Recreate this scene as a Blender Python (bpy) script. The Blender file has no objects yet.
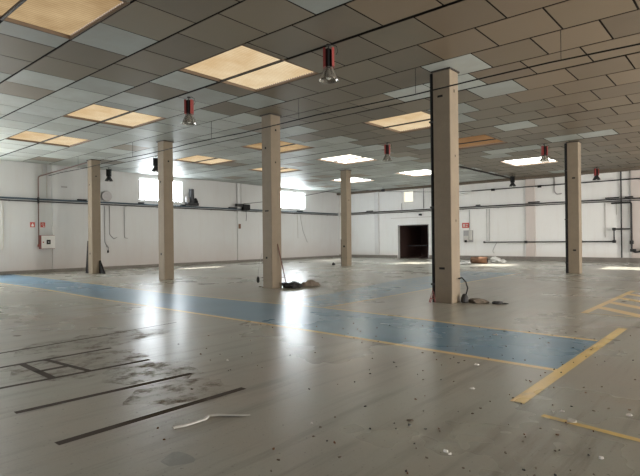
import bpy, bmesh, math, random
from mathutils import Vector, Matrix
C = bpy.context.scene.collection
sc = bpy.context.scene
PI = math.pi
# ------------------------------------------------------------------ camera
YAW, PITCH, ROLL, FPX, CAMH = -0.713054, 0.0031316, -0.0107896, 505.42, 1.496
H = 5.392                      # suspended ceiling height
fw = Vector((math.sin(YAW)*math.cos(PITCH), math.cos(YAW)*math.cos(PITCH), math.sin(PITCH)))
rt = Vector((math.cos(YAW), -math.sin(YAW), 0)); up = rt.cross(fw)
r2 = rt*math.cos(ROLL)+up*math.sin(ROLL); u2 = up*math.cos(ROLL)-rt*math.sin(ROLL)
cd = bpy.data.cameras.new('camera'); cam = bpy.data.objects.new('camera', cd); C.objects.link(cam)
cam.matrix_world = Matrix(((r2.x, u2.x, -fw.x, 0), (r2.y, u2.y, -fw.y, 0), (r2.z, u2.z, -fw.z, CAMH), (0, 0, 0, 1)))
cd.sensor_width = 36; cd.lens = FPX/640*36; cd.clip_end = 200
sc.camera = cam
# ------------------------------------------------------------------ world, exposure
w = bpy.data.worlds.new('sky'); sc.world = w; w.use_nodes = True
w.node_tree.nodes['Background'].inputs[0].default_value = (.80, .90, 1, 1)
w.node_tree.nodes['Background'].inputs[1].default_value = 1.5
sc.view_settings.view_transform = 'Standard'; sc.view_settings.look = 'None'
sc.view_settings.gamma = 1; sc.view_settings.use_curve_mapping = False
sc.view_settings.exposure = 0.02
# ------------------------------------------------------------------ sun, and area lights at door openings added out of view
def area(name, loc, direction, sx, sy, power, color):
    l = bpy.data.lights.new(name, 'AREA'); l.shape = 'RECTANGLE'; l.size = sx; l.size_y = sy
    l.energy = power; l.color = color
    o = bpy.data.objects.new(name, l); C.objects.link(o); o.location = loc
    o.rotation_euler = Vector(direction).to_track_quat('-Z', 'Y').to_euler(); return o
X0, X1, Y0, Y1 = -26.8, 9.0, -10.0, 33.5       # inside faces of the walls
WIN = [(-7.2, -4.4), (4.0, 6.8), (15.2, 18.03), (26.45, 29.25)]
area('added_dock_light_far', (X1+.4, 24, 2.2), (-1, 0, 0), 8, 4.2, 1900, (1, .94, .86))  # unseen door, added for the warm light from the right
area('added_dock_light_near', (X1+.4, 11, 2.2), (-1, 0, 0), 7, 4.2, 2000, (1, .92, .82))  # unseen door, added to light the right faces of the columns
area('added_side_door_light', (X0-.4, 3.2, 1.8), (1, 0, 0), 5.4, 3.5, 1100, (1, .98, .95))  # unseen door, added to brighten the left floor and ceiling
area('added_back_light', (-8, Y0-.4, 2.2), (0, 1, 0), 8, 4.2, 120, (1, .97, .93))  # weak fill from an opening added behind the camera
sl = bpy.data.lights.new('sun', 'SUN'); sl.energy = 60; sl.color = (1, .93, .82); sl.angle = .02
so = bpy.data.objects.new('sun', sl); C.objects.link(so); so.location = (-40, 10, 40)
so.rotation_euler = Vector((.62, .06, -.79)).to_track_quat('-Z', 'Y').to_euler()

# ------------------------------------------------------------------ helpers
def tag(o, label=None, cat=None, group=None, kind=None):
    if label: o['label'] = label
    if cat: o['category'] = cat
    if group: o['group'] = group
    if kind: o['kind'] = kind
    return o
def obj(name, bm, m, parent=None, smooth=False):
    me = bpy.data.meshes.new(name); bm.normal_update(); bm.to_mesh(me); bm.free()
    if smooth:
        for p in me.polygons: p.use_smooth = True
    me.materials.append(m)
    o = bpy.data.objects.new(name, me); C.objects.link(o)
    if parent: o.parent = parent
    return o
def empty(name, loc=(0, 0, 0), rz=0):
    o = bpy.data.objects.new(name, None); C.objects.link(o); o.location = loc; o.rotation_euler = (0, 0, rz)
    o.empty_display_size = .1; return o
def copy_tree(o, parent=None):
    c = o.copy(); C.objects.link(c); c.parent = parent
    for ch in list(o.children): copy_tree(ch, c)
    return c
def box(bm, x0, x1, y0, y1, z0, z1):
    v = [bm.verts.new(p) for p in ((x0, y0, z0), (x1, y0, z0), (x1, y1, z0), (x0, y1, z0), (x0, y0, z1), (x1, y0, z1), (x1, y1, z1), (x0, y1, z1))]
    for f in ((3, 2, 1, 0), (4, 5, 6, 7), (0, 1, 5, 4), (1, 2, 6, 5), (2, 3, 7, 6), (3, 0, 4, 7)): bm.faces.new([v[i] for i in f])
    return v
def bx(*a):
    bm = bmesh.new(); box(bm, *a); return bm
def bev(bm, w=.004, s=1):
    bmesh.ops.bevel(bm, geom=bm.edges[:], offset=w, segments=s, affect='EDGES', profile=.5); return bm
def tube(bm, pts, r, n=8, elbow=0):
    pts = [Vector(p) for p in pts]
    if elbow:
        q = [pts[0]]
        for i in range(1, len(pts)-1):
            a, b, c = pts[i-1], pts[i], pts[i+1]
            p1 = b+(a-b).normalized()*min(elbow, (a-b).length*.45); p2 = b+(c-b).normalized()*min(elbow, (c-b).length*.45)
            for k in range(5):
                t = k/4; q.append(p1*(1-t)**2+b*2*t*(1-t)+p2*t*t)
        q.append(pts[-1]); pts = q
    rings = []
    u = None
    for i, p in enumerate(pts):
        d = ((pts[i+1]-p) if i < len(pts)-1 else (p-pts[i-1])).normalized()
        if 0 < i < len(pts)-1: d = ((pts[i+1]-p).normalized()+(p-pts[i-1]).normalized()).normalized()
        if u is None: u = d.orthogonal().normalized()
        else: u = (u-d*u.dot(d)).normalized()
        v = d.cross(u)
        rr = r[i] if isinstance(r, (list, tuple)) else r
        rings.append([bm.verts.new(p+(u*math.cos(2*PI*k/n)+v*math.sin(2*PI*k/n))*rr) for k in range(n)])
    for a, b in zip(rings, rings[1:]):
        for k in range(n): bm.faces.new((a[k], a[(k+1) % n], b[(k+1) % n], b[k]))
    bm.faces.new(rings[0][::-1]); bm.faces.new(rings[-1]); return bm
def tb(pts, r, n=8, elbow=0): return tube(bmesh.new(), pts, r, n, elbow)
def lathe(bm, prof, n=20, c=(0, 0, 0), caps=True):
    rings = [[bm.verts.new((c[0]+r*math.cos(2*PI*k/n), c[1]+r*math.sin(2*PI*k/n), c[2]+z)) for k in range(n)] for r, z in prof]
    for a, b in zip(rings, rings[1:]):
        for k in range(n): bm.faces.new((a[k], a[(k+1) % n], b[(k+1) % n], b[k]))
    if caps: bm.faces.new(rings[0][::-1]); bm.faces.new(rings[-1])
    return bm
# ------------------------------------------------------------------ materials
def new_mat(name):
    m = bpy.data.materials.new(name); m.use_nodes = True; nt = m.node_tree
    return m, nt, nt.nodes['Principled BSDF']
def noise(nt, scale, detail=4, rough=.55, vec=None, dist=0):
    n = nt.nodes.new('ShaderNodeTexNoise'); n.inputs['Scale'].default_value = scale
    n.inputs['Detail'].default_value = detail; n.inputs['Roughness'].default_value = rough; n.inputs['Distortion'].default_value = dist
    if vec: nt.links.new(vec, n.inputs['Vector'])
    return n.outputs['Fac']
def ramp(nt, fac, stops):
    r = nt.nodes.new('ShaderNodeValToRGB'); e = r.color_ramp.elements
    while len(e) < len(stops): e.new(.5)
    for i, (p, c) in enumerate(stops):
        e[i].position = p; e[i].color = (c, c, c, 1) if isinstance(c, (int, float)) else (*c, 1)
    nt.links.new(fac, r.inputs[0]); return r.outputs[0]
def mix(nt, fac, a, b, mode='MIX'):
    m = nt.nodes.new('ShaderNodeMix'); m.data_type = 'RGBA'; m.blend_type = mode
    for s, v in ((0, fac), (6, a), (7, b)):
        if hasattr(v, 'links'): nt.links.new(v, m.inputs[s])
        elif s == 0: m.inputs[0].default_value = v
        else: m.inputs[s].default_value = (*v, 1)
    return m.outputs[2]
def math_(nt, op, a, b=0.0, clamp=False):
    m = nt.nodes.new('ShaderNodeMath'); m.operation = op; m.use_clamp = clamp
    for s, v in ((0, a), (1, b)):
        if hasattr(v, 'links'): nt.links.new(v, m.inputs[s])
        else: m.inputs[s].default_value = v
    return m.outputs[0]
def pos(nt, sx=1, sy=1, sz=1, loc=(0, 0, 0)):
    t = nt.nodes.new('ShaderNodeTexCoord'); mp = nt.nodes.new('ShaderNodeMapping')
    mp.inputs['Scale'].default_value = (sx, sy, sz); mp.inputs['Location'].default_value = loc
    nt.links.new(t.outputs['Object'], mp.inputs['Vector']); return mp.outputs[0]
def bump(nt, bsdf, h, strength=.3, dist=.01):
    b = nt.nodes.new('ShaderNodeBump'); b.inputs['Strength'].default_value = strength; b.inputs['Distance'].default_value = dist
    nt.links.new(h, b.inputs['Height']); nt.links.new(b.outputs[0], bsdf.inputs['Normal'])
def simple(name, col, rough=.6, metal=0, var=.15, scale=12, spec=.5):
    m, nt, b = new_mat(name)
    n = noise(nt, scale, 4, .6, pos(nt))
    c1 = tuple(x*(1-var) for x in col); c2 = tuple(min(1, x*(1+var)) for x in col)
    nt.links.new(mix(nt, n, c1, c2), b.inputs['Base Color'])
    b.inputs['Roughness'].default_value = rough; b.inputs['Metallic'].default_value = metal
    b.inputs['Specular IOR Level'].default_value = spec
    return m
def ground_surface(nt, b):
    """worn grey green epoxy floor: colour, gloss and ripples"""
    big = noise(nt, .22, 5, .6, pos(nt)); mid = noise(nt, 1.6, 9, .68, pos(nt)); fine = noise(nt, 55, 3, .7, pos(nt))
    brn = noise(nt, .5, 5, .65, pos(nt, 1, 1, 1, (7, 3, 0)))
    col = mix(nt, ramp(nt, big, [(.3, 0), (.7, 1)]), FLOOR_A, FLOOR_B)
    col = mix(nt, ramp(nt, brn, [(.38, 0), (.68, .85)]), col, FLOOR_C)
    col = mix(nt, ramp(nt, mid, [(.30, .30), (.75, 0)]), col, tuple(x*.62 for x in FLOOR_A))
    # streaks of scuffing running along the hall
    st = noise(nt, 1.0, 5, .65, pos(nt, 5.5, .45, 1))
    col = mix(nt, ramp(nt, st, [(.50, 0), (.68, .50)]), col, (.13, .115, .095))
    speck = noise(nt, 30, 2, .5, pos(nt))
    col = mix(nt, ramp(nt, speck, [(.66, 0), (.74, .6)]), col, (.06, .05, .045))
    col = mix(nt, .10, col, ramp(nt, fine, [(.2, .15), (.8, .60)]), 'MIX')
    rip = noise(nt, 5, 3, .5, pos(nt, 1, 1, 1))
    rough = ramp(nt, big, [(.3, RO[0]), (.7, RO[1])])
    return col, rough, rip, fine
FLOOR_A, FLOOR_B, FLOOR_C = (.425, .445, .395), (.37, .38, .335), (.40, .345, .285)
RO = (.24, .33)
def floor_mat(name, paint=None, wear=.5, lo=.25, dull=False):
    m, nt, b = new_mat(name)
    col, rough, rip, fine = ground_surface(nt, b)
    if paint:
        wn = noise(nt, 3.2, 8, .75, pos(nt, 1.3, 1, 1, (3, 5, 0)))
        k = ramp(nt, wn, [(wear-.09, 1), (wear+.09, lo)])
        va = noise(nt, 1.1, 4, .6, pos(nt))
        pc = mix(nt, va, tuple(x*.75 for x in paint), tuple(min(1, x*1.2) for x in paint))
        col = mix(nt, k, col, pc)
    nt.links.new(col, b.inputs['Base Color']); nt.links.new(rough, b.inputs['Roughness'])
    h = math_(nt, 'ADD', rip, math_(nt, 'MULTIPLY', noise(nt, 16, 3, .6, pos(nt, 1, .6, 1)), .30))
    bump(nt, b, h, .22, .004)
    b.inputs['Specular IOR Level'].default_value = .6
    if dull:      # dry dirt does not shine like the floor paint
        nt.links.new(mix(nt, k, (.3, .3, .3), (.8, .8, .8)), b.inputs['Roughness']); b.inputs['Specular IOR Level'].default_value = .2
    return m
M = {}
M['floor'] = floor_mat('worn_floor')
M['blue'] = floor_mat('blue_paint', (.14, .275, .40), .78)
M['blue_worn'] = floor_mat('worn_blue_paint', (.16, .28, .38), .55, .1)
M['yellow'] = floor_mat('yellow_paint', (.95, .66, .32), .80)
M['yellow_thick'] = floor_mat('yellow_thick_paint', (.92, .64, .24), .66)
M['yellow_worn'] = floor_mat('yellow_worn_paint', (.85, .63, .24), .60)
M['grime'] = floor_mat('black_grime', (.08, .066, .055), .68, .1, True)
M['stain'] = floor_mat('damp_stain', (.26, .27, .25), .58)
M['smudge'] = floor_mat('dirty_smudge', (.17, .145, .12), .43, 0, True)
def wall_mat(name, base, dirt, low=1.2):
    m, nt, b = new_mat(name)
    n = noise(nt, .6, 5, .6, pos(nt)); v = noise(nt, 1.4, 5, .65, pos(nt, 3, 3, .35))
    col = mix(nt, n, tuple(x*.93 for x in base), base)
    col = mix(nt, ramp(nt, v, [(.50, 0), (.80, .22)]), col, dirt)
    tc = nt.nodes.new('ShaderNodeTexCoord'); sp = nt.nodes.new('ShaderNodeSeparateXYZ'); nt.links.new(tc.outputs['Object'], sp.inputs[0])
    hz = ramp(nt, math_(nt, 'ADD', math_(nt, 'MULTIPLY', sp.outputs[2], 1/low/2), math_(nt, 'MULTIPLY', n, .35)), [(.18, .55), (.75, 0)])
    col = mix(nt, hz, col, dirt)
    nt.links.new(col, b.inputs['Base Color']); b.inputs['Roughness'].default_value = .7
    bump(nt, b, noise(nt, 40, 3, .6, pos(nt)), .15, .004); return m
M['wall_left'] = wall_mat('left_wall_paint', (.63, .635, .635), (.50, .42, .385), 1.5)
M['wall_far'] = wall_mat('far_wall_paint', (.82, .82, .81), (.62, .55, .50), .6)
M['pilaster'] = wall_mat('pilaster_paint', (.62, .56, .53), (.50, .42, .38))
M['pil_white'] = wall_mat('pilaster_white_paint', (.70, .70, .70), (.55, .50, .47))
M['base'] = simple('grey_plinth', (.20, .18, .16), .8, 0, .3, 3)
M['seam'] = simple('panel_joint', (.38, .36, .34), .8)
M['gap'] = simple('plenum_dark', (.012, .010, .009), 1, 0, .1)
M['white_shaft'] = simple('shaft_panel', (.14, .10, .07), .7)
M['edge_beam'] = simple('edge_beam', (.13, .105, .08), .8)
M['bar'] = simple('ceiling_profile', (.035, .028, .022), .6)
M['dark_room'] = simple('dark_room_wall', (.13, .075, .065), .8, 0, .3, 2)
M['concrete'] = None
def column_mat():
    m, nt, b = new_mat('column_concrete')
    n = noise(nt, 3, 6, .65, pos(nt)); v = noise(nt, 1.5, 5, .6, pos(nt, 6, 6, .5))
    col = mix(nt, n, (.185, .148, .105), (.275, .225, .16))
    col = mix(nt, ramp(nt, v, [(.45, 0), (.75, .5)]), col, (.22, .17, .13))
    col = mix(nt, ramp(nt, noise(nt, 26, 3, .6, pos(nt)), [(.66, 0), (.74, .5)]), col, (.12, .10, .08))
    nt.links.new(col, b.inputs['Base Color']); b.inputs['Roughness'].default_value = .75
    bump(nt, b, noise(nt, 30, 4, .7, pos(nt)), .3, .004); return m
M['concrete'] = column_mat()
def tile_mat():
    m, nt, b = new_mat('ceiling_tile')
    a = nt.nodes.new('ShaderNodeVertexColor'); a.layer_name = 'tile'
    n = noise(nt, 1.3, 5, .65, pos(nt)); f = noise(nt, 60, 3, .6, pos(nt))
    c = mix(nt, ramp(nt, n, [(.3, 0), (.8, .35)]), a.outputs[0], (.22, .17, .12))
    c = mix(nt, ramp(nt, f, [(.62, 0), (.75, .3)]), c, (.18, .16, .14))
    nt.links.new(c, b.inputs['Base Color']); b.inputs['Roughness'].default_value = .48
    b.inputs['Specular IOR Level'].default_value = .6
    return m
M['tile'] = tile_mat()
def see_through(nt, e, k):
    t = nt.nodes.new('ShaderNodeBsdfTransparent'); mx = nt.nodes.new('ShaderNodeMixShader'); mx.inputs[0].default_value = k
    nt.links.new(e.outputs[0], mx.inputs[1]); nt.links.new(t.outputs[0], mx.inputs[2]); return mx
def pane_mat(name, c_dark, c_light, s, k=0):
    """yellowed corrugated plastic lit by the sky above it"""
    m, nt, b = new_mat(name); nt.nodes.remove(b)
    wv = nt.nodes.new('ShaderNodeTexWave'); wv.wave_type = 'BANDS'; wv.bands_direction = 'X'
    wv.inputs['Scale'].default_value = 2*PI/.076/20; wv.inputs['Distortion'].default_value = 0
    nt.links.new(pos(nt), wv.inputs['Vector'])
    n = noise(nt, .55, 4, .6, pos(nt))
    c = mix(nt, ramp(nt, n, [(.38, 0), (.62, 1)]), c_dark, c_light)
    c = mix(nt, ramp(nt, wv.outputs['Fac'], [(.1, .6), (.7, 0)]), c, tuple(x*.6 for x in c_dark))  # darker bands painted in as the shading of the ribs
    e = nt.nodes.new('ShaderNodeEmission'); nt.links.new(c, e.inputs[0]); e.inputs[1].default_value = s
    if k: e = see_through(nt, e, k)
    nt.links.new(e.outputs[0], nt.nodes['Material Output'].inputs[0]); return m
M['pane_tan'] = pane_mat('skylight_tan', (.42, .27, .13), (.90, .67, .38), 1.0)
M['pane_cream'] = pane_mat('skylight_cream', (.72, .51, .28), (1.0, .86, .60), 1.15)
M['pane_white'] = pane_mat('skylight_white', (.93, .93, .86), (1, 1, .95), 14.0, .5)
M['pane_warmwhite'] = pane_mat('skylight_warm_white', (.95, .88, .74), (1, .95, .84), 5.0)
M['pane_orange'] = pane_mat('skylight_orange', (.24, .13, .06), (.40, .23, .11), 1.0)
def emis(name, col, s, k=0):
    m, nt, b = new_mat(name); nt.nodes.remove(b)
    n = noise(nt, 1.2, 2, .5, pos(nt)); c = mix(nt, n, tuple(x*.92 for x in col), col)
    e = nt.nodes.new('ShaderNodeEmission'); nt.links.new(c, e.inputs[0]); e.inputs[1].default_value = s
    if k: e = see_through(nt, e, k)
    nt.links.new(e.outputs[0], nt.nodes['Material Output'].inputs[0]); return m
M['window_glow'] = emis('frosted_window_glow', (.88, .95, 1), 34.0, .5)
M['small_glow'] = emis('small_window_glow', (1, .97, .80), 1.2)
M['frame'] = simple('window_frame_paint', (.55, .56, .56), .5)
M['red'] = simple('red_enamel', (.27, .035, .03), .45, 0, .25)
M['darkred'] = simple('dark_red_pipe', (.20, .05, .045), .5, 0, .3)
M['rust'] = simple('brown_red_pipe', (.13, .07, .06), .5, 0, .3)
M['black'] = simple('black_plastic', (.014, .014, .015), .6, 0, .3, 12, .2)
M['blackmetal'] = simple('black_metal', (.03, .03, .032), .45, .3, .3)
M['navy'] = simple('blue_grey_pipe', (.055, .085, .11), .45, .2, .3)
M['greypipe'] = simple('grey_conduit', (.36, .35, .35), .5, .2, .2)
M['palepipe'] = simple('pale_conduit', (.55, .53, .50), .6, 0, .15)
M['white'] = simple('white_enamel', (.78, .76, .74), .5, 0, .08)
M['wood'] = simple('broom_handle_wood', (.12, .045, .035), .6, 0, .3)
M['brown'] = simple('brown_cardboard', (.17, .085, .045), .8, 0, .35, 6)
M['plastic_white'] = simple('crumpled_white_plastic', (.62, .62, .60), .45, 0, .15)
M['rubble'] = simple('grey_brown_rubble', (.17, .14, .11), .9, 0, .4, 20)
M['dark_rubble'] = simple('black_rubbish', (.022, .022, .024), .6, 0, .5, 14)
M['hole'] = simple('dark_hole', (.008, .007, .006), .9)
M['signred'] = simple('sign_red', (.50, .07, .05), .5)
M['bulb'] = simple('white_bulb', (.85, .85, .82), .3, 0, .03)
def glass_mat():
    m, nt, b = new_mat('reflector_glass')
    b.inputs['Base Color'].default_value = (.40, .38, .34, 1); b.inputs['Roughness'].default_value = .18
    b.inputs['Transmission Weight'].default_value = .75; b.inputs['IOR'].default_value = 1.2
    return m
M['glass'] = glass_mat()

# ------------------------------------------------------------------ floor and its paint
def plane(x0, x1, y0, y1, z):
    bm = bmesh.new(); bm.faces.new([bm.verts.new(p) for p in ((x0, y0, z), (x1, y0, z), (x1, y1, z), (x0, y1, z))]); return bm
def poly(pts, z):
    bm = bmesh.new(); f = bm.faces.new([bm.verts.new((x, y, z)) for x, y in pts]); bm.normal_update()
    if f.normal.z < 0: f.normal_flip()
    return bm
floor = tag(obj('floor', bx(X0-.3, X1+.3, Y0-.3, Y1+.3, -.2, 0), M['floor']), kind='structure')
def fpart(name, bm, m, label=None):
    o = obj(name, bm, m, floor)
    if label: o['label'] = label
    return o
fpart('blue_lane', poly([(X0, 6.45), (-13, 6.25), (-8, 6.22), (-1.68, 6.02), (-1.68, 8.10), (-5.2, 8.30), (-7.2, 8.40), (-13, 8.12), (-18, 8.4), (X0, 8.7)], .0015), M['blue'], 'blue painted lane running across the hall between yellow lines')
fpart('blue_lane', poly([(-7.25, 8.43), (-7.35, 14.0), (-7.5, 21.5), (-9.9, 21.5), (-9.85, 15.5), (-9.15, 12), (-8.6, 8.30)], .0012), M['blue_worn'], 'blue painted lane branching off between the columns')
def line(a, b, wd, z, m, name='yellow_line', label=None):
    a = Vector(a); b = Vector(b); d = (b-a).normalized(); n = Vector((-d.y, d.x))*wd/2
    return fpart(name, poly([tuple(a-n), tuple(b-n), tuple(b+n), tuple(a+n)], z), m, label)
def pline(pts, wd, z, m, label=None, name='yellow_line'):
    L = []; R_ = []
    for i, p in enumerate(pts):
        p = Vector(p); d = (Vector(pts[min(i+1, len(pts)-1)])-Vector(pts[max(i-1, 0)])).normalized(); n = Vector((-d.y, d.x))*wd/2
        L.append(tuple(p+n)); R_.append(tuple(p-n))
    bm = bmesh.new()
    lv = [bm.verts.new((x, y, z)) for x, y in L]; rv = [bm.verts.new((x, y, z)) for x, y in R_]
    for i in range(len(pts)-1):
        f = bm.faces.new((rv[i], rv[i+1], lv[i+1], lv[i]))
    bm.normal_update()
    return fpart(name, bm, m, label)
pline([(X0, 6.47), (-16.9, 6.42), (-13, 6.24), (-8, 6.20), (-5, 6.15), (-1.72, 6.02)], .11, .003, M['yellow'], 'yellow line along the near edge of the blue lane')
pline([(X0, 8.7), (-17.9, 8.38), (-13.2, 8.12), (-9.4, 8.25), (-7.2, 8.42)], .07, .003, M['yellow'], 'yellow line along the far edge of the blue lane, left stretch')
pline([(-7.16, 8.42), (-5.2, 8.34), (-3.5, 8.16), (-1.75, 8.08)], .10, .003, M['yellow'], 'yellow line along the far edge of the blue lane, right stretch')
pline([(-7.2, 8.42), (-7.22, 10.2), (-7.36, 13.8), (-7.5, 21.5)], .07, .0028, M['yellow'], 'yellow line beside the branching blue lane')
line((-1.66, 4.62), (-1.66, 9.4), .13, .0045, M['yellow_thick'], label='broad yellow line crossing the end of the blue lane')
line((-2.58, 10.85), (-2.58, 16.1), .13, .003, M['yellow'], label='yellow edge line of the hatched bay')
line((-2.58, 10.88), (.6, 10.90), .04, .003, M['yellow_worn'], label='thin yellow front edge of the hatched bay')
line((-2.58, 16.05), (.6, 15.1), .08, .003, M['yellow'], label='yellow back line of the hatched bay')
for k in range(4):
    y = 11.95+k*1.05
    line((-2.55, y), (-1.1, y-1.45), .27, .0026, M['yellow'], label='diagonal yellow stripe of the hatched bay')
line((-1.38, 4.42), (-.1, 4.24), .07, .0028, M['yellow_worn'], label='worn yellow line on the bottom right of the floor')
def grime(a, b, wd, label=None, z=.0022): return line(a, b, wd, z, M['grime'], 'dirt_mark', label)
grime((-3.945, 1.55), (-3.945, 3.36), .085, 'dark straight dirt mark nearest the camera')
grime((-4.95, 1.60), (-4.84, 3.36), .08, 'dark straight dirt mark, second from the camera')
grime((-5.93, 1.2), (-5.83, 3.42), .075)
grime((-6.87, 1.5), (-6.90, 3.46), .08)
grime((-7.72, 1.6), (-7.9, 3.9), .07)
grime((-7.95, 3.9), (-8.1, 5.3), .035)
grime((-5.86, 2.28), (-6.85, 2.30), .08); grime((-5.84, 2.68), (-6.87, 2.58), .07)
grime((-6.32, 2.25), (-6.32, 2.65), .09)
def blob(cx, cy, rx, ry, sd):
    q = random.Random(sd); n = 26
    return [(cx+rx*math.cos(2*PI*i/n)*q.uniform(.75, 1.1), cy+ry*math.sin(2*PI*i/n)*q.uniform(.75, 1.1)) for i in range(n)]
for i, (cx, cy, rx, ry) in enumerate(((-6.3, 2.75, .75, .9), (-5.2, 3.1, .6, .55), (-4.35, 2.9, .42, .55), (-7.6, 3.6, .6, 1.2))):
    fpart('dirt_smudge', poly(blob(cx, cy, rx, ry, i+3), .0012+i*.0001), M['smudge'])
fpart('floor_stain', poly([(-3.02+.11*math.cos(t)*(1+.25*math.sin(3*t)), 1.97+.12*math.sin(t)*(1+.2*math.cos(2*t))) for t in [2*PI*i/18 for i in range(18)]], .002), M['stain'], 'dark damp stain near the bottom of the picture')

# ------------------------------------------------------------------ walls
def cells(u0, u1, v0, v1, holes):
    us = sorted({u0, u1, *[h[0] for h in holes], *[h[1] for h in holes]}); vs = sorted({v0, v1, *[h[2] for h in holes], *[h[3] for h in holes]})
    for a, b in zip(us, us[1:]):
        for c, d in zip(vs, vs[1:]):
            if not any(h[0] <= a and b <= h[1] and h[2] <= c and d <= h[3] for h in holes): yield a, b, c, d
HT = H+1.2
T = .3
WZ = (3.88, 5.17)
bm = bmesh.new()
for a, b, c, d in cells(Y0, Y1, 0, HT, [(y0, y1, *WZ) for y0, y1 in WIN]+[(.5, 5.9, 0, 3.5)]): box(bm, X0-T, X0, a, b, c, d)
tag(obj('wall_left', bm, M['wall_left']), kind='structure')
FW = (-20.51, -19.64, 4.26, 5.15); FD = (-21.02, -18.35, 0, 2.56)
bm = bmesh.new()
for a, b, c, d in cells(X0-T, X1+T, 0, HT, [FW, FD]): box(bm, a, b, Y1, Y1+T, c, d)
tag(obj('wall_far', bm, M['wall_far']), kind='structure')
bm = bmesh.new()
for a, b, c, d in cells(Y0, Y1, 0, HT, [(20, 28, 0, 4.4), (7.5, 14.5, 0, 4.4)]): box(bm, X1, X1+T, a, b, c, d)
tag(obj('wall_right', bm, M['wall_far']), kind='structure')
bm = bmesh.new()
for a, b, c, d in cells(X0-T, X1+T, 0, HT, [(-12, -4, 0, 4.4)]): box(bm, a, b, Y0-T, Y0, c, d)
tag(obj('wall_back', bm, M['wall_left']), kind='structure')
for i, (y0, y1) in enumerate(WIN):
    e = tag(empty('window_%d' % (i+1), (X0, (y0+y1)/2, WZ[0])), kind='structure')
    L = (y1-y0)/2; h = WZ[1]-WZ[0]; bm = bmesh.new()
    box(bm, -.20, -.12, -L, L, 0, .05); box(bm, -.20, -.12, -L, L, h-.05, h)
    for yy in (-L, -L/3-.02, L/3-.02, L-.05): box(bm, -.20, -.12, yy, yy+.05, .05, h-.05)
    obj('window_frame', bm, M['frame'], e)
    obj('window_pane', bx(-.17, -.15, -L+.051, L-.051, .051, h-.051), M['window_glow'], e)
e = tag(empty('window_5', (FW[0], Y1, FW[2])), kind='structure')
ww, wh = FW[1]-FW[0], FW[3]-FW[2]; bm = bmesh.new()
box(bm, 0, ww, .1, .16, 0, .04); box(bm, 0, ww, .1, .16, wh-.04, wh); box(bm, 0, .04, .1, .16, .04, wh-.04); box(bm, ww-.04, ww, .1, .16, .04, wh-.04)
obj('window_frame', bm, M['frame'], e); obj('window_pane', bx(.041, ww-.041, .12, .14, .041, wh-.041), M['small_glow'], e)
# dark store room behind the doorway in the far wall
bm = bmesh.new()
box(bm, FD[0]-.9, FD[0]-.7, Y1+T, Y1+5, -.001, 3.2); box(bm, FD[1]+.7, FD[1]+.9, Y1+T, Y1+5, -.001, 3.2)
box(bm, FD[0]-.7, FD[1]+.7, Y1+4.8, Y1+5, -.001, 3.2); box(bm, FD[0]-.7, FD[1]+.7, Y1+T, Y1+4.8, 3.0, 3.2)
box(bm, FD[0]-.7, FD[1]+.7, Y1+T, Y1+4.8, -.1, -.001)
tag(obj('wall_store_room', bm, M['dark_room']), kind='structure')
e = tag(empty('door_1', (FD[0], Y1, 0)), kind='structure'); dw = FD[1]-FD[0]
bm = bmesh.new(); box(bm, 0, .06, .02, .12, 0, 2.50); box(bm, dw-.06, dw, .02, .12, 0, 2.50); box(bm, 0, dw, .02, .12, 2.50, 2.56)
obj('door_frame', bm, M['greypipe'], e)
bm = bmesh.new()
box(bm, .08, dw-.08, 1.3, 1.36, 0.9, .98); box(bm, .08, dw-.08, 1.3, 1.36, 2.4, 2.45)
box(bm, 2.2, 2.3, 1.3, 1.36, 0, 2.6)
obj('inner_rack', bm, M['blackmetal'], e)
# plinths, pilasters, joints
bm = bx(X0, X0+.06, Y0, .5, 0, .16); box(bm, X0, X0+.06, 5.9, Y1-.06, 0, .16)
tag(obj('baseboard_left', bm, M['base']), kind='structure')
bm = bmesh.new(); box(bm, X0, FD[0]-.05, Y1-.06, Y1, 0, .22); box(bm, FD[1]+.05, X1, Y1-.06, Y1, 0, .26)
tag(obj('baseboard_far', bm, M['base']), kind='structure')
tag(obj('trim_1', bx(X0, X1, Y1-.30, Y1, H-.16, H+.1), M['edge_beam']), kind='structure')
k = 2
for a, b, mt in ((-23.10, -22.72, 'pil_white'), (-17.95, -17.75, 'pil_white'), (-11.30, -10.72, 'pilaster'), (-5.42, -4.95, 'pilaster'), (.4, .9, 'pil_white')):
    tag(obj('trim_%d' % k, bx(a, b, Y1-.12, Y1, .26, H-.16), M[mt]), kind='structure'); k += 1
for a in (-.9, 5.2*2, 22.35, ):
    tag(obj('trim_%d' % k, bx(X0, X0+.08, a, a+.28, .16, H), M['wall_left']), kind='structure'); k += 1

# ------------------------------------------------------------------ suspended ceiling: tiles in running bond with skylight openings
GX0, GDX, GY0, GDY = -7.567, 1.2127, 3.049, 1.1873
U0, U1 = -11, 25
random.seed(4)
SKY = []                                     # (x0, x1, first row, rows, pane)
for vx, (xa, xb) in enumerate(((-9.95, -7.72), (-16.25, -14.12), (-21.30, -19.20))):
    for u in (-1, 3, 9, 13, 19): SKY.append((xa, xb, u))
PANE = {(-9.95, -1): 'pane_tan', (-9.95, 3): 'pane_cream', (-9.95, 9): 'pane_cream', (-9.95, 13): 'pane_orange', (-9.95, 19): 'pane_white', (-21.3, 19): 'pane_white',
        (-16.25, 3): 'pane_cream', (-16.25, 9): 'pane_tan', (-16.25, 13): 'pane_warmwhite', (-16.25, 19): 'pane_white',
        (-21.3, 3): 'pane_cream', (-21.3, 9): 'pane_cream', (-21.3, 13): 'pane_cream'}
for xa, xb in ((-9.95, -7.72), (-16.25, -14.12), (-21.30, -19.20), (3.0, 5.2)):
    SKY.append((xa, xb, -7))  # row behind the camera, added to lift the light on the floor
for u in (-1, 3, 9, 19): SKY.append((3.0, 5.2, u))  # right hand row out of view, added as extra light
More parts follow.
